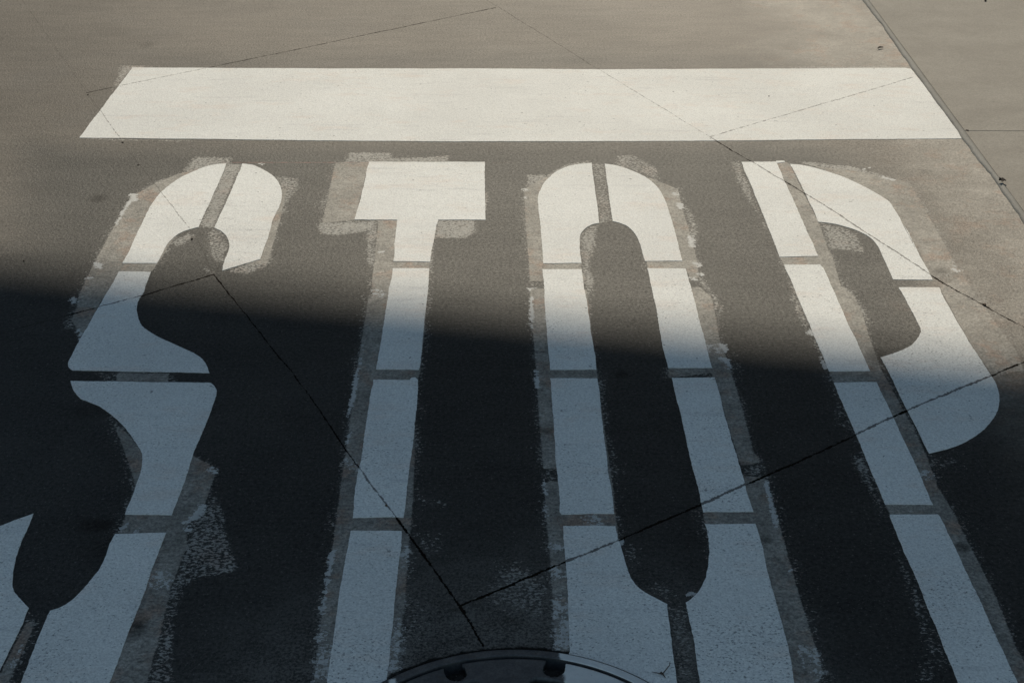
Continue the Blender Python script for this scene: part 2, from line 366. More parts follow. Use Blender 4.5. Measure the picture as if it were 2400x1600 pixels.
# ------------------------------------------------------------------ materials
def road_material():
    m = Mat('road_surface')
    jr, jp = joints(m)
    big = m.noise(1.1, 4, .6)
    mid = m.noise(9, 4, .6)
    streak = m.noise(7, 4, .6, (1, 5, 0), 4.)
    fine = m.noise(170, 4, .75)
    grain = m.noise(130, 3, .7, off=41.)
    ghost = m.attr('ghost'); dens = m.attr('bare'); chip = m.attr('chip'); fresh = m.attr('fresh'); smud = m.attr('smudge'); faded = m.attr('faded')
    # bare concrete
    conc = m.mix(mid.ramp(.35, .65), (.205, .190, .165), (.30, .278, .242))
    conc = m.mix(m.noise(11, 5, .7, off=7.).ramp(.50, .66)*.75, conc, (.27, .175, .125))
    conc = m.mix(m.noise(55, 4, .7, off=9.).ramp(.5, .72)*.6, conc, (.075, .073, .072))
    conc = m.mul(conc, fine.ramp(.3, .7, .5, 1.42)*m.noise(70, 3, .75, (.7, 1, 5), 45.).ramp(.3, .7, .78, 1.2))
    # old weathered coat and the fresh black block-out coat
    old = m.mix(big.ramp(.35, .65), (.026, .022, .0175), (.038, .032, .0255))
    old = m.mix(m.noise(3.2, 5, .65, off=11.).ramp(.45, .7)*.5, old, (.027, .027, .027))
    old = m.mul(old, streak.ramp(.3, .7, .86, 1.12))
    blk = m.mix(mid.ramp(.35, .65), (.0085, .0085, .0085), (.0135, .0132, .0126))
    blk = m.mix(m.noise(2.3, 4, .6, off=21.).ramp(.5, .7)*.35, blk, (.036, .033, .029))
    coat = m.mix((fresh + (m.noise(14, 4, .7, off=5.)-.5)*.5).ramp(.25, .75), old, blk)
    coat = m.mul(coat, fine.ramp(.28, .72, .2, 2.0))
    # grit showing through
    sparkle = m.noise(200, 2, .5, off=31.).ramp(.63, .71)
    coat = m.mix(sparkle*.6, coat, (.16, .155, .145))
    fade = (faded + (m.noise(7, 6, .72, (1, 1.3, 30), 14.)-.5)*.8).ramp(.1, 1.0)
    coat = m.mix(fade*.9, coat, conc)
    # where the coat misses
    j1 = (m.noise(130, 3, .65, off=1.)-.5)*.009
    gm = (ghost + j1).ramp(-.0012, .0018)*(m.noise(175, 3, .7, (.7, 1, -12), 43.).ramp(.50, .70)*.5).inv()
    dots = m.vor(115, .7, (1, .8, 12)).ramp(.05, .75)
    dn = m.noise(210, 3, .7, (.62, 1, -14), 6.).ramp(.3, .7)
    v = dots*.22 + dn*.78
    dm = (dens*1.22 - v + (m.noise(13, 4, .7, off=8.)-.5)*.7).ramp(-.06, .14)*dens.ramp(0, .12)
    bare = gm.max(dm)
    dotc = m.mix(.5, conc, (.33, .325, .305))
    c = m.mix(bare, coat, m.mix(dm*gm.inv(), conc, dotc))
    cn = m.noise(125, 4, .7, off=17.).ramp(.33, .67)
    ch = (chip - cn).ramp(-.03, .03)*chip.ramp(.02, .1)
    c = m.mix(ch, c, m.mix(m.noise(60, 3, .6, off=23.), (.34, .34, .33), (.60, .59, .56)))
    mr = S(m.nt, m.vm('DISTANCE', m.vm('MULTIPLY', m.pos, (1, 1, 0)).outputs[0], (MC[0], MC[1], 0)).outputs['Value'])
    near = mr.ramp(RO+.38, RO+.03)
    gr = (m.noise(200, 3, .75, off=81.) + m.noise(20, 3, .6, off=83.)*.35).ramp(.56, .80)*near*gm.inv()
    c = m.mix(gr*.85, c, (.15, .14, .125))
    tar = (mr + (m.noise(22, 4, .7, off=85.)-.5)*.022).ramp(RO+.009, RO+.004)
    c = m.mix(tar*.92, c, (.006, .0055, .005))
    c = m.mix(smud*m.noise(60, 3, .7, off=27.).ramp(.2, .55), c, (.013, .010, .008))
    c = m.mix(jr, c, (.014, .010, .0075))
    # faint red chalk snapped along the tops of the letters
    sep = m.nt.nodes.new('ShaderNodeSeparateXYZ'); m.nt.links.new(m.pos, sep.inputs[0])
    X_, Y_ = S(m.nt, sep.outputs[0]), S(m.nt, sep.outputs[1])
    ca, cb = gp(540, 381), gp(1240, 382)
    ck = (Y_-ca[1]).abs().ramp(.0035, .0012)*(X_-ca[0]).ramp(0, .01)*(cb[0]-X_).ramp(0, .3)*m.noise(40, 3, .7).ramp(.35, .6)
    c = m.mix(ck*.5, c, (.30, .09, .07))
    h = fine*.0016 + mid*.0004 + grain*.0007
    ro = bare.ramp(0, 1, .59, .66)
    # gloss: the fresh coat has a sheen, the weathered one less; none down in the joints
    sp = fresh.ramp(.1, .9, .76, .555)*grain.ramp(.25, .75, .5, 1.45)*big.ramp(.3, .7, .9, 1.1)*streak.ramp(.3, .7, .93, 1.07)
    sp = sp.max(bare*.85)*jr.ramp(0, 1, 1., .0)*tar.ramp(0, 1, 1., .15)*(smud*.75).inv()
    return m.out(c, ro, h, spec=sp, tint=m.mix(fresh.ramp(0, 1), (1., .945, .88), (1., .99, .95)))

def white_material():
    m = Mat('white_road_paint')
    jr, jp = joints(m)
    big = m.noise(2.2, 4, .6, off=3.); mid = m.noise(18, 4, .65)
    c = m.mix(big.ramp(.35, .65), (.75, .74, .70), (.825, .815, .77))
    c = m.mix(m.noise(6, 5, .7, (1, 2.5, 5), 8.).ramp(.50, .70)*.45, c, (.76, .66, .58))
    c = m.mix(m.noise(5, 5, .7, (1.0, 6, 3), 15.).ramp(.55, .72)*.4, c, (.52, .51, .50))
    c = m.mul(c, m.noise(240, 3, .75).ramp(.28, .72, .78, 1.10))
    wearf = m.attr('wear')
    pn = m.noise(165, 4, .72, (1, 1.5, 20), 12.)
    patch = m.noise(4, 3, .6, off=33.).ramp(.3, .7, -.035, .035)
    pits = (pn + patch + wearf*.05).ramp(.64, .69)
    specks = m.noise(75, 1, .5, off=51.).ramp(.76, .785)
    crk = (m.noise(28, 5, .7, off=61.)-.5).abs().ramp(.006, .0)*m.noise(7, 3, .6, off=63.).ramp(.6, .72)*wearf
    dk = pits.max(specks*.8).max(crk*.8)
    c = m.mix(dk*.7, c, (.08, .08, .08))
    jb = jr*(jp*-1+1)*.6*m.noise(45, 3, .7, off=71.).ramp(.42, .58)
    c = m.mix(jb, c, (.45, .43, .40))
    c = m.mix(jp*.85, c, (.06, .05, .045))
    h = m.noise(210, 3, .75)*.0012 + m.noise(90, 2, .6, off=41.)*.0009 + mid*.0003
    return m.out(c, .62, h, spec=WHITESPEC)

def concrete_material(name, a, b, stretch=(1, 1)):
    m = Mat(name)
    mid = m.noise(4, 6, .65, stretch); fine = m.noise(190, 4, .75)
    c = m.mix(mid.ramp(.3, .7), a, b)
    c = m.mix(m.noise(11, 5, .7, off=5.).ramp(.55, .75)*.25, c, tuple(x*.7 for x in a))
    c = m.mul(c, fine.ramp(.28, .72, .8, 1.15))
    sp = m.noise(90, 2, .6, off=2.).ramp(.72, .76)
    c = m.mix(sp*.5, c, (.05, .045, .04))
    h = fine*.0011 + m.noise(45, 3, .6, off=3.)*.0015 - sp*.001
    return m.out(c, .75, h, spec=.45)

def iron_material():
    m = Mat('cast_iron')
    p = m.attr('paint')
    mid = m.noise(40, 4, .7)
    c = m.mix(mid.ramp(.35, .65), (.050, .050, .053), (.080, .078, .078))
    c = m.mix(m.noise(25, 5, .7, off=4.).ramp(.55, .7)*.6, c, (.045, .028, .018))
    c = m.mul(c, m.noise(260, 3, .7).ramp(.3, .7, .75, 1.25))
    wn = m.noise(70, 4, .7, off=8.)
    pm = (p + (wn-.5)*.02).ramp(-.003, .003)
    w = m.mix(m.noise(14, 4, .6, off=6.).ramp(.4, .7), (.70, .69, .66), (.60, .59, .57))
    w = m.mix(m.noise(110, 4, .75, (1, 2, 0), 12.).ramp(.66, .7)*.7, w, (.1, .1, .1))
    c = m.mix(pm, c, w)
    h = m.noise(120, 4, .7)*.0012 + pm*.0006
    return m.out(c, pm.ramp(0, 1, .5, .62), h, spec=.5)

def plain(name, col, rough=.7, var=.3, scale=60, bump=.001):
    m = Mat(name); n = m.noise(scale, 4, .7)
    c = m.mul(m.mix(n.ramp(.3, .7), tuple(x*(1-var) for x in col), tuple(x*(1+var) for x in col)), 1.0)
    return m.out(c, rough, n*bump, spec=.4)

ROADSPEC = 1.0; WHITESPEC = .25
M_road = road_material(); M_white = white_material(); M_iron = iron_material()
M_pave = concrete_material('pavement_concrete', (.235, .213, .18), (.285, .26, .222), (1, 1.6))
M_mortar = concrete_material('mortar', (.20, .19, .170), (.25, .24, .215))
M_blocker = concrete_material('blocker_concrete', (.09, .09, .09), (.13, .13, .125))
M_twig = plain('dry_bark', (.045, .026, .017)); M_leaf = plain('dead_leaf', (.035, .022, .014))
M_stone = plain('brown_stone', (.10, .06, .035)); M_steel = plain('painted_steel', (.10, .10, .105), .5)
def pit_material():
    m = Mat('pit_dirt')
    c = m.mix(m.noise(90, 3, .7).ramp(.3, .7), (.022, .019, .017), (.07, .062, .055))
    c = m.mix(m.noise(190, 2, .6, off=3.).ramp(.66, .70), c, (.22, .20, .17))
    return m.out(c, .95, spec=.02)
M_pit = pit_material()

# ------------------------------------------------------------------ object helpers
def tag(o, label=None, cat=None, group=None, kind=None):
    if label: o['label'] = label
    if cat: o['category'] = cat
    if group: o['group'] = group
    if kind: o['kind'] = kind
    return o
def empty(name, loc):
    o = bpy.data.objects.new(name, None); o.location = loc; o.empty_display_size = .05; COL.objects.link(o); return o
def link(name, me, mat, parent=None, loc=(0, 0, 0)):
    """mesh in world metres; shifted so that its own origin sits at loc, or at its parent's"""
    if parent is not None: loc = tuple(parent.location)
    me.transform(__import__('mathutils').Matrix.Translation(-Vector(loc)))
    me.materials.append(mat)
    o = bpy.data.objects.new(name, me); COL.objects.link(o)
    if parent is not None: o.parent = parent
    else: o.location = loc
    return o

def seg_dist(X, Y, a, b):
    dx, dy = b[0]-a[0], b[1]-a[1]; L2 = dx*dx+dy*dy + 1e-12
    t = np.clip(((X-a[0])*dx+(Y-a[1])*dy)/L2, 0, 1)
    return np.hypot(X-(a[0]+dx*t), Y-(a[1]+dy*t))
def poly_sd(X, Y, poly):
    """positive inside"""
    d = np.full(X.shape, 1e9); ins = np.zeros(X.shape, bool); n = len(poly)
    for i in range(n):
        a, b = poly[i], poly[(i+1) % n]
        d = np.minimum(d, seg_dist(X, Y, a, b))
        if a[1] != b[1]:
            c = ((a[1] > Y) != (b[1] > Y)) & (X < (b[0]-a[0])*(Y-a[1])/(b[1]-a[1])+a[0])
            ins ^= c
    return np.where(ins, d, -d)
def set_attr(me, name, arr):
    a = me.attributes.new(name, 'FLOAT', 'POINT'); a.data.foreach_set('value', np.asarray(arr, np.float32).ravel())

# ------------------------------------------------------------------ road: one sheet, fine in front of the camera, coarse out to the horizon
def axis(lo, hi, step, far):
    core = list(np.arange(lo, hi+step*.5, step)); s = step; a = []; x = core[-1]
    while x < far: s *= 1.35; x += s; a.append(x)
    s = step; b = []; x = core[0]
    while x > -far: s *= 1.35; x -= s; b.append(x)
    return np.array(b[::-1]+core+a)
xs = axis(-2.5, 2.5, .008, 900); ys = axis(1.0, 6.0, .008, 900)
GX, GY = np.meshgrid(xs, ys); nx, ny = len(xs), len(ys)
def grid_mesh(name, GX, GY, GZ, keep, flip=False):
    me = bpy.data.meshes.new(name)
    ny, nx = GX.shape
    idx = np.arange(nx*ny).reshape(ny, nx)
    q = np.stack([idx[:-1, :-1], idx[:-1, 1:], idx[1:, 1:], idx[1:, :-1]], -1)[keep]
    if flip: q = q[:, ::-1]
    co = np.stack([GX, GY, GZ], -1).reshape(-1, 3).astype(np.float32)
    me.vertices.add(len(co)); me.vertices.foreach_set('co', co.ravel())
    me.loops.add(q.size); me.loops.foreach_set('vertex_index', q.ravel().astype(np.int32))
    me.polygons.add(len(q)); me.polygons.foreach_set('loop_start', (np.arange(len(q))*4).astype(np.int32))
    me.update(calc_edges=True)
    return me
cx = (GX[:-1, :-1]+GX[1:, 1:])/2; cy = (GY[:-1, :-1]+GY[1:, 1:])/2
keep = np.hypot(cx-MC[0], cy-MC[1]) > RO-.010
me = grid_mesh('road', GX, GY, np.zeros_like(GX), keep)
core = (np.abs(GX) < 2.55) & (GY > .95) & (GY < 6.05)
CX, CY = GX[core], GY[core]
def full(v, fill):
    a = np.full(GX.shape, fill, float); a[core] = v; return a
def box_cull(poly, pad):
    P = np.array(poly); return (CX > P[:, 0].min()-pad) & (CX < P[:, 0].max()+pad) & (CY > P[:, 1].min()-pad) & (CY < P[:, 1].max()+pad)
gh = np.full(CX.shape, -.05)
for s in GHOST:
    p = [(a, b) for a, b, _ in tr(s)]; k = box_cull(p, .05)
    gh[k] = np.maximum(gh[k], poly_sd(CX[k], CY[k], p))
ba = np.zeros(CX.shape)
# thin ragged rim round every bare patch
ba = np.maximum(ba, .34*np.clip(1+gh/.03, 0, 1))
for s, d, f in FRINGE:
    p = [(a, b) for a, b, _ in tr(s)]; k = box_cull(p, f)
    ba[k] = np.maximum(ba[k], d*np.clip(.5+poly_sd(CX[k], CY[k], p)/f, 0, 1))
ch = np.zeros(CX.shape)
for s, r, d in CHIPS:
    if d > .69: r = max(r, .0065)
    elif r < .0105: r, d = r*.62, d*1.38
    p = [(a, b) for a, b, _ in tr(s)]; k = box_cull(p, r*1.6)
    for a, b in zip(p[:-1], p[1:]):
        ch[k] = np.maximum(ch[k], (1.15 if d > .69 else d*.84)*np.clip(1.4-seg_dist(CX[k], CY[k], a, b)/(r*(.62 if d > .69 else 1.)), 0, 1))
def box_poly(s): return [gp(*dpt(*map(float, t.split(',')))) for t in s.split()]
# the fresh black block-out lies round the letters
fp = box_poly("60,330 300,345 700,335 1500,325 1760,325 1900,345 2040,420 2110,560 2160,760 2330,1000 2600,1700 2400,2100 -500,2100 -500,900 -200,740 60,560")
fr = np.clip(.5+poly_sd(CX, CY, fp)/.35, 0, 1)
fp2 = box_poly("300,110 2000,110 2120,300 1700,350 150,350")
fr = np.maximum(fr, .45*np.clip(.5+poly_sd(CX, CY, fp2)/.25, 0, 1))
sm = np.zeros(CX.shape)
for s, rx, ry, d in SMUDGE:
    c = tr(s)[0]; q = np.hypot((CX-c[0])/rx, (CY-c[1])/ry)
    sm = np.maximum(sm, d*np.clip(1.4-q, 0, 1))
# coat worn off beside the gutter strip
ln = [gp(1600+1470/K, 100), gp(1600+2320/K, 100+1130/K), gp(1600+3000/K, 100+2060/K)]
dl = np.minimum(seg_dist(CX, CY, ln[0], ln[1]), seg_dist(CX, CY, ln[1], ln[2]))
dl = np.minimum(dl, seg_dist(CX, CY, ln[0], (ln[0][0]-.6, ln[0][1]+1.5)))
fa = .85*np.exp(-(dl/.28)**2)
c = gp(1600+1150/K, 100+60/K); fa = np.maximum(fa, .75*np.exp(-((CX-c[0])/.35)**2-((CY-c[1])/.35)**2))
for (x, y, rx, ry, d) in ((2250, 640, .25, .35, .55), (2000, 960, .01, .01, 0), (2350, 900, .25, .25, .5)):
    c = gp(*dpt(x, y)); fa = np.maximum(fa, d*np.exp(-((CX-c[0])/rx)**2-((CY-c[1])/ry)**2))
ch = np.where(ch > .3, ch*np.clip(1+gh/.006, .0, 1)**.5*(ch < .74)+ch*(ch >= .74), ch*0+ch*np.clip(1+gh/.004, 0, 1))
set_attr(me, 'ghost', full(gh, -.05)); set_attr(me, 'bare', full(ba, 0)); set_attr(me, 'chip', full(ch, 0))
set_attr(me, 'fresh', full(fr, 0)); set_attr(me, 'smudge', full(sm, 0)); set_attr(me, 'faded', full(fa, 0))
road = link('road', me, M_road); tag(road, kind='structure')

# ------------------------------------------------------------------ pavement slabs beyond the mortar strip
def slab_mesh(name, outline, z0, z1, bev=.0012):
    bm = bmesh.new(); vs = [bm.verts.new((x, y, z0)) for x, y in outline]
    f = bm.faces.new(vs)
    if f.normal.z < 0: f.normal_flip()
    f.normal_update()
    r = bmesh.ops.extrude_face_region(bm, geom=[f])
    for v in r['geom']:
        if isinstance(v, bmesh.types.BMVert): v.co.z = z1
    bmesh.ops.recalc_face_normals(bm, faces=bm.faces)
    top = [e for e in bm.edges if all(abs(v.co.z-z1) < 1e-6 for v in e.verts)]
    if bev: bmesh.ops.bevel(bm, geom=top, offset=bev, segments=2, affect='EDGES', clamp_overlap=True)
    me = bpy.data.meshes.new(name); bm.to_mesh(me); bm.free(); return me
def C3(x, y): return gp(1600+x/K, 100+y/K)
e0, e1 = C3(1520, 40), C3(2330, 1145)
dv = (e1[0]-e0[0], e1[1]-e0[1]); L = math.hypot(*dv); dv = (dv[0]/L, dv[1]/L)
A0 = (e0[0]-dv[0]*12, e0[1]-dv[1]*12)
jl = C3(1963, 614); jr_ = C3(2352, 616)
# foot of the slab joint on the strip
t = (jl[0]-e0[0])*dv[0]+(jl[1]-e0[1])*dv[1]; F = (e0[0]+dv[0]*t, e0[1]+dv[1]*t)
jd = (jr_[0]-jl[0], jr_[1]-jl[1]); l = math.hypot(*jd); jd = (jd[0]/l, jd[1]/l)
g_ = .0002
far1 = (F[0]+jd[0]*14, F[1]+jd[1]*14)
P1 = [(F[0]-dv[0]*g_, F[1]-dv[1]*g_), (far1[0]-dv[0]*g_, far1[1]-dv[1]*g_), (far1[0]-dv[0]*12, far1[1]-dv[1]*12), A0]
B0 = (e1[0]+dv[0]*9, e1[1]+dv[1]*9)
P2 = [(F[0]+dv[0]*g_, F[1]+dv[1]*g_), (far1[0]+dv[0]*g_, far1[1]+dv[1]*g_), (far1[0]+dv[0]*9, far1[1]+dv[1]*9), B0]
tag(link('pavement', slab_mesh('pavement', P1, -.006, .0034), M_pave), kind='structure')
tag(link('pavement', slab_mesh('pavement', P2, -.006, .0030), M_pave), kind='structure')
# mortar strip: a ragged raised ribbon
s0 = tr("3:1470,0 1560,140 1660,290 1760,425 1933,660 2060,810 2190,985 2290,1160 2420,1370")
rl = random.Random(3); left = []; right = []
s0 = [(s0[0][0]-dv[0]*6, s0[0][1]-dv[1]*6, False)] + s0 + [(s0[-1][0]+dv[0]*6, s0[-1][1]+dv[1]*6, False)]
pts = []
for a, b in zip(s0[:-1], s0[1:]):
    n = max(1, int(math.hypot(b[0]-a[0], b[1]-a[1])/.02))
    for k in range(n): pts.append((a[0]+(b[0]-a[0])*k/n, a[1]+(b[1]-a[1])*k/n))
nrm = (dv[1], -dv[0]);
if nrm[0] < 0: nrm = (-nrm[0], -nrm[1])
bm = bmesh.new(); rows = []
wob = 0
for p in pts:
    wob = wob*.8+rl.gauss(0, .0012)
    tt = (p[0]-e0[0])*dv[0]+(p[1]-e0[1])*dv[1]
    q = (e0[0]+dv[0]*tt, e0[1]+dv[1]*tt)       # slab edge point
    wdt = (q[0]-p[0])*nrm[0]+(q[1]-p[1])*nrm[1]; wdt = max(.020, wdt)
    a = (q[0]-nrm[0]*(wdt+wob), q[1]-nrm[1]*(wdt+wob))
    row = []
    for f, z in ((0, -.001), (.06, .003), (.3, .0058), (.7, .006), (.93, .0048), (1.0, .0032)):
        row.append(bm.verts.new((a[0]+(q[0]-a[0])*f, a[1]+(q[1]-a[1])*f, z+rl.gauss(0, .0003))))
    rows.append(row)
for r1, r2 in zip(rows[:-1], rows[1:]):
    for i in range(5): bm.faces.new((r1[i], r1[i+1], r2[i+1], r2[i]))
bmesh.ops.recalc_face_normals(bm, faces=bm.faces)
for f in bm.faces: f.smooth = True
me = bpy.data.meshes.new('mortar_strip'); bm.to_mesh(me); bm.free()
tag(link('mortar_strip', me, M_mortar), kind='structure')

# ------------------------------------------------------------------ painted markings
def in_manhole(x, y): return math.hypot(x-MC[0], y-MC[1]) < RO+.001
def clip_circle(poly):
    """take the disc of the manhole frame out of an outline (paint on the iron is part of the manhole)"""
    ins = [in_manhole(*p) for p in poly]
    if not any(ins): return poly
    out = []; n = len(poly)
    st = next(i for i in range(n) if ins[i-1] and not ins[i])   # first outside point after the disc
    run = [];
    for k in range(n):
        i = (st+k) % n
        if not ins[i]: run.append(poly[i])
        else: break
    a, b = run[-1], run[0]
    aa = math.atan2(a[1]-MC[1], a[0]-MC[0]); ab = math.atan2(b[1]-MC[1], b[0]-MC[0])
    d = (ab-aa+math.pi) % (2*math.pi)-math.pi; m = 24
    for k in range(m+1):
        t = aa+d*k/m; run.append([MC[0]+(RO+.001)*math.cos(t), MC[1]+(RO+.001)*math.sin(t)])
    return run
def paint_mesh(outline, wear):
    z0, z1 = .0002, .0011
    bm = bmesh.new(); vs = [bm.verts.new((x, y, z1)) for x, y in outline]
    f = bm.faces.new(vs); f.normal_update()
    if f.normal.z < 0: f.normal_flip()
    lo = [bm.verts.new((x, y, z0)) for x, y in outline]; n = len(vs)
    for i in range(n):
        j = (i+1) % n; bm.faces.new((vs[i], vs[j], lo[j], lo[i]))
    bmesh.ops.triangulate(bm, faces=[f], quad_method='BEAUTY', ngon_method='EAR_CLIP')
    bmesh.ops.recalc_face_normals(bm, faces=bm.faces)
    me = bpy.data.meshes.new('paint'); bm.to_mesh(me); bm.free()
    set_attr(me, 'wear', np.full(len(me.vertices), wear))
    return me
bar_pts = smooth(tr(BAR), .012, .0009)
bar = link('stop_line', paint_mesh(bar_pts, 0.), M_white, loc=(*gp(1200, 240), 0))
tag(bar, 'wide white painted bar lying across the sunlit road above the four letters', 'stop line')
LBL = {'S': 'white stencilled letter S painted on the road, leftmost and mostly in shadow',
       'T': 'white stencilled letter T with a wide top block and a stem broken into four pieces',
       'O': 'white stencilled letter O, tall narrow ring in eight pieces, running down onto the manhole',
       'P': 'white stencilled letter P, rightmost, its rounded bowl nearest the pavement'}
CEN = {'S': (330, 1000), 'T': (940, 900), 'O': (1450, 950), 'P': (2020, 900)}
PL = {}
for Lt, segs in LET.items():
    root = empty('painted_letter', (*gp(*CEN[Lt]), 0)); tag(root, LBL[Lt], 'road marking', 'stencilled letters spelling the word on the road')
    for i, s in enumerate(segs):
        ol = smooth(tr(s), .006, .0007)
        PL[(Lt, i)] = ol
        c = clip_circle(ol)
        yc = sum(p[1] for p in c)/len(c)
        link('stroke', paint_mesh(c, max(0, min(1, (3.3-yc)/1.2))), M_white, root)

# ------------------------------------------------------------------ manhole: frame, cover with pick notches and slots
mh = empty('manhole', (MC[0], MC[1], 0)); tag(mh, 'dark cast iron manhole at the bottom edge, partly under white letter paint', 'manhole')
opoly = PL[('O', 6)]
# the smear of old paint left of the new stroke continues on the iron
smear = [(a, b) for a, b, _ in tr("8:1475,1300 1700,1300 1750,1700 1900,2200 1600,2200 1530,1750 1500,1500 1480,1400")]
smear2 = [(a, b) for a, b, _ in tr("8:300,1540 400,1520 410,1567 380,1800 250,1800")]
def polar(r0, r1, z_of_r, dr=.003, n=480, hole=None, rs=None):
    rr = rs if rs is not None else np.linspace(r0, r1, max(2, int((r1-r0)/dr)+1))
    th = np.linspace(0, 2*math.pi, n+1)
    T, Rr = np.meshgrid(th, rr)
    X = MC[0]+Rr*np.cos(T); Y = MC[1]+Rr*np.sin(T); Z = np.vectorize(z_of_r)(Rr, T) if z_of_r else np.zeros_like(X)
    tm = (T[:-1, :-1]+T[1:, 1:])/2; rm = (Rr[:-1, :-1]+Rr[1:, 1:])/2
    kp = np.ones(tm.shape, bool) if hole is None else ~hole(rm, tm, (X[:-1, :-1]+X[1:, 1:])/2, (Y[:-1, :-1]+Y[1:, 1:])/2)
    return grid_mesh('iron', X, Y, Z, kp, True), X, Y
def paint_attr(me, X, Y):
    a = poly_sd(X, Y, opoly); b = poly_sd(X, Y, smear)-.006; c = poly_sd(X, Y, smear2)-.008
    set_attr(me, 'paint', np.maximum(np.maximum(a, b), c))
# frame: flat ring, rounded outer lip, inner wall down to the pit
def zf(r, t):
    if r > RO-.004: return .0045-(r-(RO-.004))*1.6
    if r < RI+.001: return .0045-(RI+.001-r)*1.0
    return .0045
rs = np.r_[np.linspace(RI, RO+.001, 14)]
me, X, Y = polar(0, 0, zf, rs=rs); paint_attr(me, X, Y)
link('frame', me, M_iron, mh)
def wall(r, z0, z1, n=480):
    bm = bmesh.new(); a = []; b = []
    for i in range(n):
        t = 2*math.pi*i/n; a.append(bm.verts.new((MC[0]+r*math.cos(t), MC[1]+r*math.sin(t), z0))); b.append(bm.verts.new((MC[0]+r*math.cos(t), MC[1]+r*math.sin(t), z1)))
    for i in range(n): j = (i+1) % n; bm.faces.new((a[i], a[j], b[j], b[i]))
    me = bpy.data.meshes.new('wall'); bm.to_mesh(me); bm.free(); set_attr(me, 'paint', np.full(len(me.vertices), -1.)); return me
link('rim_wall', wall(RI, .0036, -.06), M_iron, mh)
RCV = RI-.0036
# notch angles from the photograph
def ang(s): p = tr(s)[0]; return math.atan2(p[1]-MC[1], p[0]-MC[0]), math.hypot(p[0]-MC[0], p[1]-MC[1])
n1, _ = ang("8:755,1430"); n2, _ = ang("8:1480,1425"); stp = n1-n2
notch = [n2+stp*k for k in range(int(round(2*math.pi/abs(stp))))]
print('notch step deg', math.degrees(stp), len(notch))
HR = .026
def holes(r, t, x, y):
    h = np.zeros(r.shape, bool)
    for a in notch:
        lx = ((t-a+math.pi) % (2*math.pi)-math.pi)*r; dp = RCV-r
        h |= np.hypot(lx, np.maximum(dp-.019, 0)) < .017*(1-.12*np.clip(.008-dp, 0, .008)/.008)
    return h
def zc(r, t):
    z = .0028
    if r > RCV-.002: z -= (r-(RCV-.002))*1.0
    return z
rs = np.r_[np.linspace(.001, RCV-.14, 20), np.arange(RCV-.138, RCV+.0001, .0022)]
# sector slots cut through the plate, rounded ends
def holes2(r, t, x, y):
    h = holes(r, t, x, y)
    for a in notch:
        dt = (t-a+math.pi) % (2*math.pi)-math.pi
        w = abs(stp)*.5*r-.052
        d = np.hypot(np.maximum(np.abs(dt)*r-w, 0), np.maximum(np.abs(r-(RCV-.068))-.007, 0))
        h |= d < .020
    return h
me, X, Y = polar(0, 0, zc, rs=rs, n=1600, hole=holes2); paint_attr(me, X, Y)
cov = link('cover', me, M_iron, mh)
sol = cov.modifiers.new('thick', 'SOLIDIFY'); sol.thickness = .012; sol.offset = -1
bm = bmesh.new(); bmesh.ops.create_circle(bm, cap_ends=True, segments=96, radius=RI)
for v in bm.verts: v.co.x += MC[0]; v.co.y += MC[1]; v.co.z = -.020
me = bpy.data.meshes.new('pit'); bm.to_mesh(me); bm.free(); link('pit_floor', me, M_pit, mh)

# ------------------------------------------------------------------ litter
def rock(bm, c, r, rr, squash=.6):
    b = bmesh.ops.create_icosphere(bm, subdivisions=2, radius=1.0)
    k = [rr.uniform(.7, 1.3) for _ in range(3)]
    for v in b['verts']:
        d = v.co.normalized(); f = 1+.25*math.sin(d.x*3.1+k[0]*5)*math.cos(d.y*2.7+k[1]*4)+rr.uniform(-.06, .06)
        v.co = Vector((c[0]+d.x*r*f*k[0], c[1]+d.y*r*f*k[1], c[2]+d.z*r*f*squash))
def tube(bm, pts, rad):
    """tapered, closed tube along points"""
    n = 7; rings = []
    for i, p in enumerate(pts):
        p = Vector(p); a = Vector(pts[max(i-1, 0)]); b = Vector(pts[min(i+1, len(pts)-1)])
        d = (b-a).normalized(); u = d.cross(Vector((0, 0, 1))).normalized(); w = u.cross(d)
        r = rad[i] if isinstance(rad, (list, tuple)) else rad
        rings.append([bm.verts.new(p+(u*math.cos(2*math.pi*k/n)+w*math.sin(2*math.pi*k/n))*r) for k in range(n)])
    for r1, r2 in zip(rings[:-1], rings[1:]):
        for k in range(n): bm.faces.new((r1[k], r1[(k+1) % n], r2[(k+1) % n], r2[k]))
    bm.faces.new(rings[0][::-1]); bm.faces.new(rings[-1])
def done(bm, name):
    bmesh.ops.recalc_face_normals(bm, faces=bm.faces)
    me = bpy.data.meshes.new(name); bm.to_mesh(me); bm.free(); return me
def twig(sa, sb, r, label, bend=.004, fork=False):
    a = sa if isinstance(sa, tuple) else tr(sa)[0][:2]; b = sb if isinstance(sb, tuple) else tr(sb)[0][:2]
    bm = bmesh.new(); mx = ((a[0]+b[0])/2, (a[1]+b[1])/2+bend)
    z = r+.0085 if label.endswith('strip') else r+.0022
    tube(bm, [(*a, z), ((a[0]+mx[0])/2, (a[1]+mx[1])/2+bend*.4, z+.002), (*mx, z+.001), (*b, z)], [r*.7, r, r*.95, r*.5])
    if fork:
        tube(bm, [(*mx, z), (mx[0]+.012, mx[1]+.016, z+.003), (mx[0]+.014, mx[1]+.028, z)], [r*.7, r*.6, r*.3])
        tube(bm, [(*mx, z), (mx[0]-.016, mx[1]+.004, z+.001)], [r*.7, r*.3])
    o = link('twig', done(bm, 'twig'), M_twig, loc=(*mx, 0)); return tag(o, label, 'twig')
twig("3:1345,50", "3:1380,42", .0030, 'short brown twig lying on the sunlit road above the right end of the bar', .004)
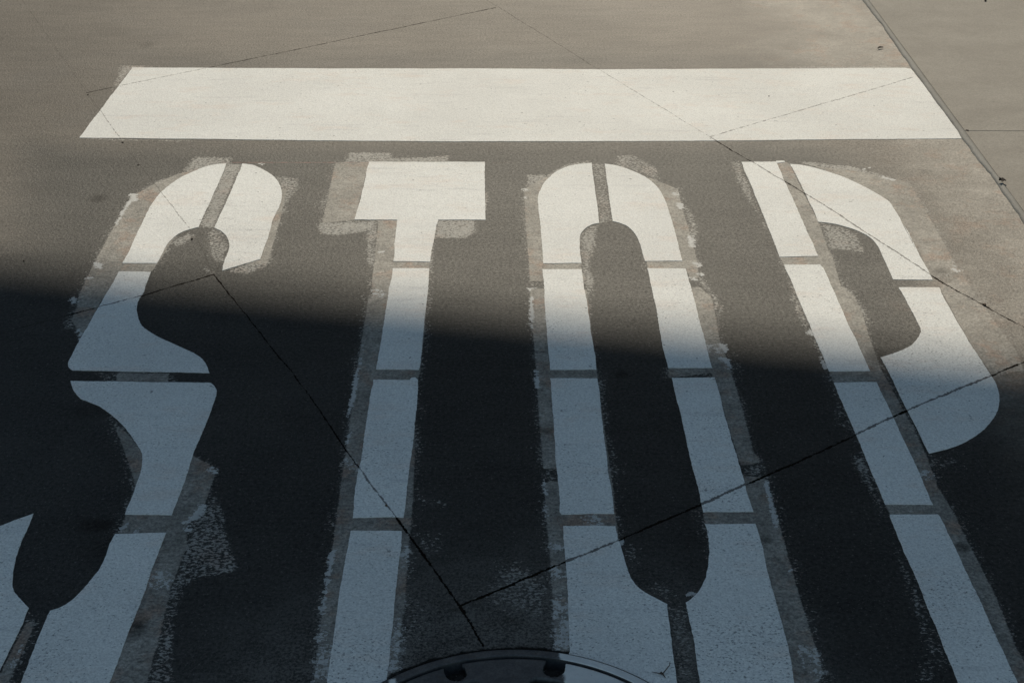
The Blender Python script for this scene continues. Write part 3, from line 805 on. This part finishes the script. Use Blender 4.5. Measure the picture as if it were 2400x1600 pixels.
p = gp(*dpt(2263, 3)); twig((p[0]-.006, p[1]-.02), (p[0]+.006, p[1]+.02), .0045, 'small brown twig on the pavement at the top edge of the picture', .002)
twig("8:2195,1510", "8:2232,1540", .0012, 'tiny forked black twig on the white letter paint beside the manhole', .003, True)
# crumpled leaf on the strip
c = tr("3:2192,978")[0]; bm = bmesh.new()
N = 14; ring = []; ctr = bm.verts.new((c[0], c[1], .013))
for i in range(N):
    t = 2*math.pi*i/N; r = .010*(1+.35*math.cos(t))*random.uniform(.75, 1.15)
    ring.append(bm.verts.new((c[0]+math.cos(t)*r, c[1]+math.sin(t)*r*.8, .010+random.uniform(0, .012))))
for i in range(N): bm.faces.new((ctr, ring[i], ring[(i+1) % N]))
lf = link('dead_leaf', done(bm, 'leaf'), M_leaf, loc=(c[0], c[1], 0)); tag(lf, 'curled dark leaf scrap caught on the pale strip beside the pavement', 'leaf')
s_ = lf.modifiers.new('thick', 'SOLIDIFY'); s_.thickness = .001
PEB = [("3:1960,612", .008, .005, M_leaf, 'dark clod where the pavement joint meets the pale strip'),
       ("8:310,350", .005, .003, M_stone, 'orange brown pebble in the crack across the lower stem of the letter T'),
       ("1:845,690", .005, .002, M_leaf, 'dark pebble in the crack just below the left end of the white bar'),
       ("1:1323,1355", .0055, .002, M_leaf, 'dark pebble in the crack inside the top loop of the letter S'),
       ("1:953,846", .004, .002, M_leaf, 'small dark pebble in the crack midway between the bar and the letter S'),
       ("6:2078,535", .008, .003, M_stone, 'brown pebble in the crack to the right of the letter P'),
       ("3:594,373", .0045, .003, M_leaf, 'small dark pebble on the white bar above the letter P'),
       ("4:165,232", .004, .002, M_leaf, 'small dark pebble left of the letter S where the shadow begins'),
       ("1:606,363", .005, .002, M_leaf, 'dark pebble at the joint corner left of the white bar')]
for s, r, z, mt, lb in PEB:
    c = tr(s)[0]; bm = bmesh.new(); rock(bm, (c[0], c[1], z*.6), r*.62, random)
    o = link('pebble', done(bm, 'pebble'), mt, loc=(c[0], c[1], 0)); tag(o, lb, 'pebble')

# ------------------------------------------------------------------ sun, and the footbridge added out of view to shade the near road
ELEV, AZ = R(43), R(5)
SD = Vector((math.sin(AZ)*math.cos(ELEV), math.cos(AZ)*math.cos(ELEV), math.sin(ELEV)))
g0 = gp(0, 612); g1 = gp(2400, 612+.0985*2400)
E0 = Vector((*g0, 0))+SD*17.5; E1 = Vector((*g1, 0))+SD*15.5
ed = (E1-E0).normalized(); A_ = E0-ed*16; B_ = E1+ed*16
back = Vector((ed.y, -ed.x, 0)).normalized()
if back.y > 0: back = -back
W = 7.0
def box_between(bm, a, b, off0, off1, z0, z1):
    """prism along a-b; off = distance behind the edge, z relative to the edge"""
    v = []
    for p in (a, b):
        for o in (off0, off1):
            for z in (z0, z1):
                q = p+back*o; v.append(bm.verts.new((q.x, q.y, q.z+z)))
    for f in ((0, 1, 3, 2), (4, 6, 7, 5), (0, 4, 5, 1), (2, 3, 7, 6), (0, 2, 6, 4), (1, 5, 7, 3)): bm.faces.new([v[i] for i in f])
br = empty('shade_bridge', ((A_+B_)/2).xy.to_3d()); tag(br, 'plain concrete footbridge overhead, added out of view to cast the shadow across the lower road', 'shade_bridge')
bm = bmesh.new(); box_between(bm, A_, B_, 0, W, 0, .35); link('deck', done(bm, 'deck'), M_blocker, br)
for o in (1.2, 5.3):
    bm = bmesh.new(); box_between(bm, A_, B_, o, o+.5, -.7, -.002); link('girder', done(bm, 'girder'), M_blocker, br)
for e in (A_+ed*4, B_-ed*4):
    for o in (1.45, 5.55):
        q = e+back*o; bm = bmesh.new(); r = bmesh.ops.create_cone(bm, cap_ends=True, segments=24, radius1=.35, radius2=.35, depth=q.z-.7)
        for v in r['verts']: v.co += Vector((q.x, q.y, (q.z-.7)/2))
        link('column', done(bm, 'column'), M_blocker, br)

# the building across the street, added to block low sky but clear of the sun
bd = empty('sky_blocker', (0, 34, 0)); tag(bd, 'long dark plain building across the street, added out of view to block the low sky', 'unseen_building')
bm = bmesh.new(); r = bmesh.ops.create_cube(bm, size=1)
for v in r['verts']: v.co = Vector((v.co.x*110, 40+v.co.y*12, 12+v.co.z*24))
link('wall', done(bm, 'wall'), M_blocker, bd)
for k in range(-9, 10):
    for zz in (2.2, 5.6, 9.0, 12.4, 15.8, 19.2):
        bm = bmesh.new(); r = bmesh.ops.create_cube(bm, size=1)
        for v in r['verts']: v.co = Vector((k*5+v.co.x*2.4, 33.98+v.co.y*.1, zz+v.co.z*1.8))
        link('window', done(bm, 'window'), M_steel, bd)
bm = bmesh.new(); r = bmesh.ops.create_cube(bm, size=1)
for v in r['verts']: v.co = Vector((v.co.x*110.6, 40+v.co.y*12.6, 24.15+v.co.z*.3))
link('cornice', done(bm, 'cornice'), M_blocker, bd)

sc.cycles.max_bounces = 3; sc.cycles.diffuse_bounces = 2; sc.cycles.glossy_bounces = 1
sd = bpy.data.lights.new('sun', 'SUN'); sd.energy = 3.1; sd.angle = R(.72); sd.color = (1, .905, .745)
so = bpy.data.objects.new('sun', sd); COL.objects.link(so); so.rotation_euler = SD.to_track_quat('Z', 'Y').to_euler(); so.location = (0, 0, 20)
w = bpy.data.worlds.new('World'); sc.world = w; w.use_nodes = True
nt = w.node_tree; bg = nt.nodes['Background']; sk = nt.nodes.new('ShaderNodeTexSky'); sk.sky_type = 'NISHITA'; sk.sun_disc = False
sk.sun_elevation = ELEV; sk.sun_rotation = AZ; sk.air_density = 1.0; sk.dust_density = .8; sk.ozone_density = 1.0
tn = nt.nodes.new('ShaderNodeVectorMath'); tn.operation = 'MULTIPLY'; tn.inputs[1].default_value = (.98, 1.01, .875)
nt.links.new(sk.outputs[0], tn.inputs[0]); nt.links.new(tn.outputs[0], bg.inputs[0]); bg.inputs[1].default_value = .104
sc.view_settings.view_transform = 'Standard'; sc.view_settings.look = 'None'
sc.view_settings.exposure = .1; sc.view_settings.gamma = 1
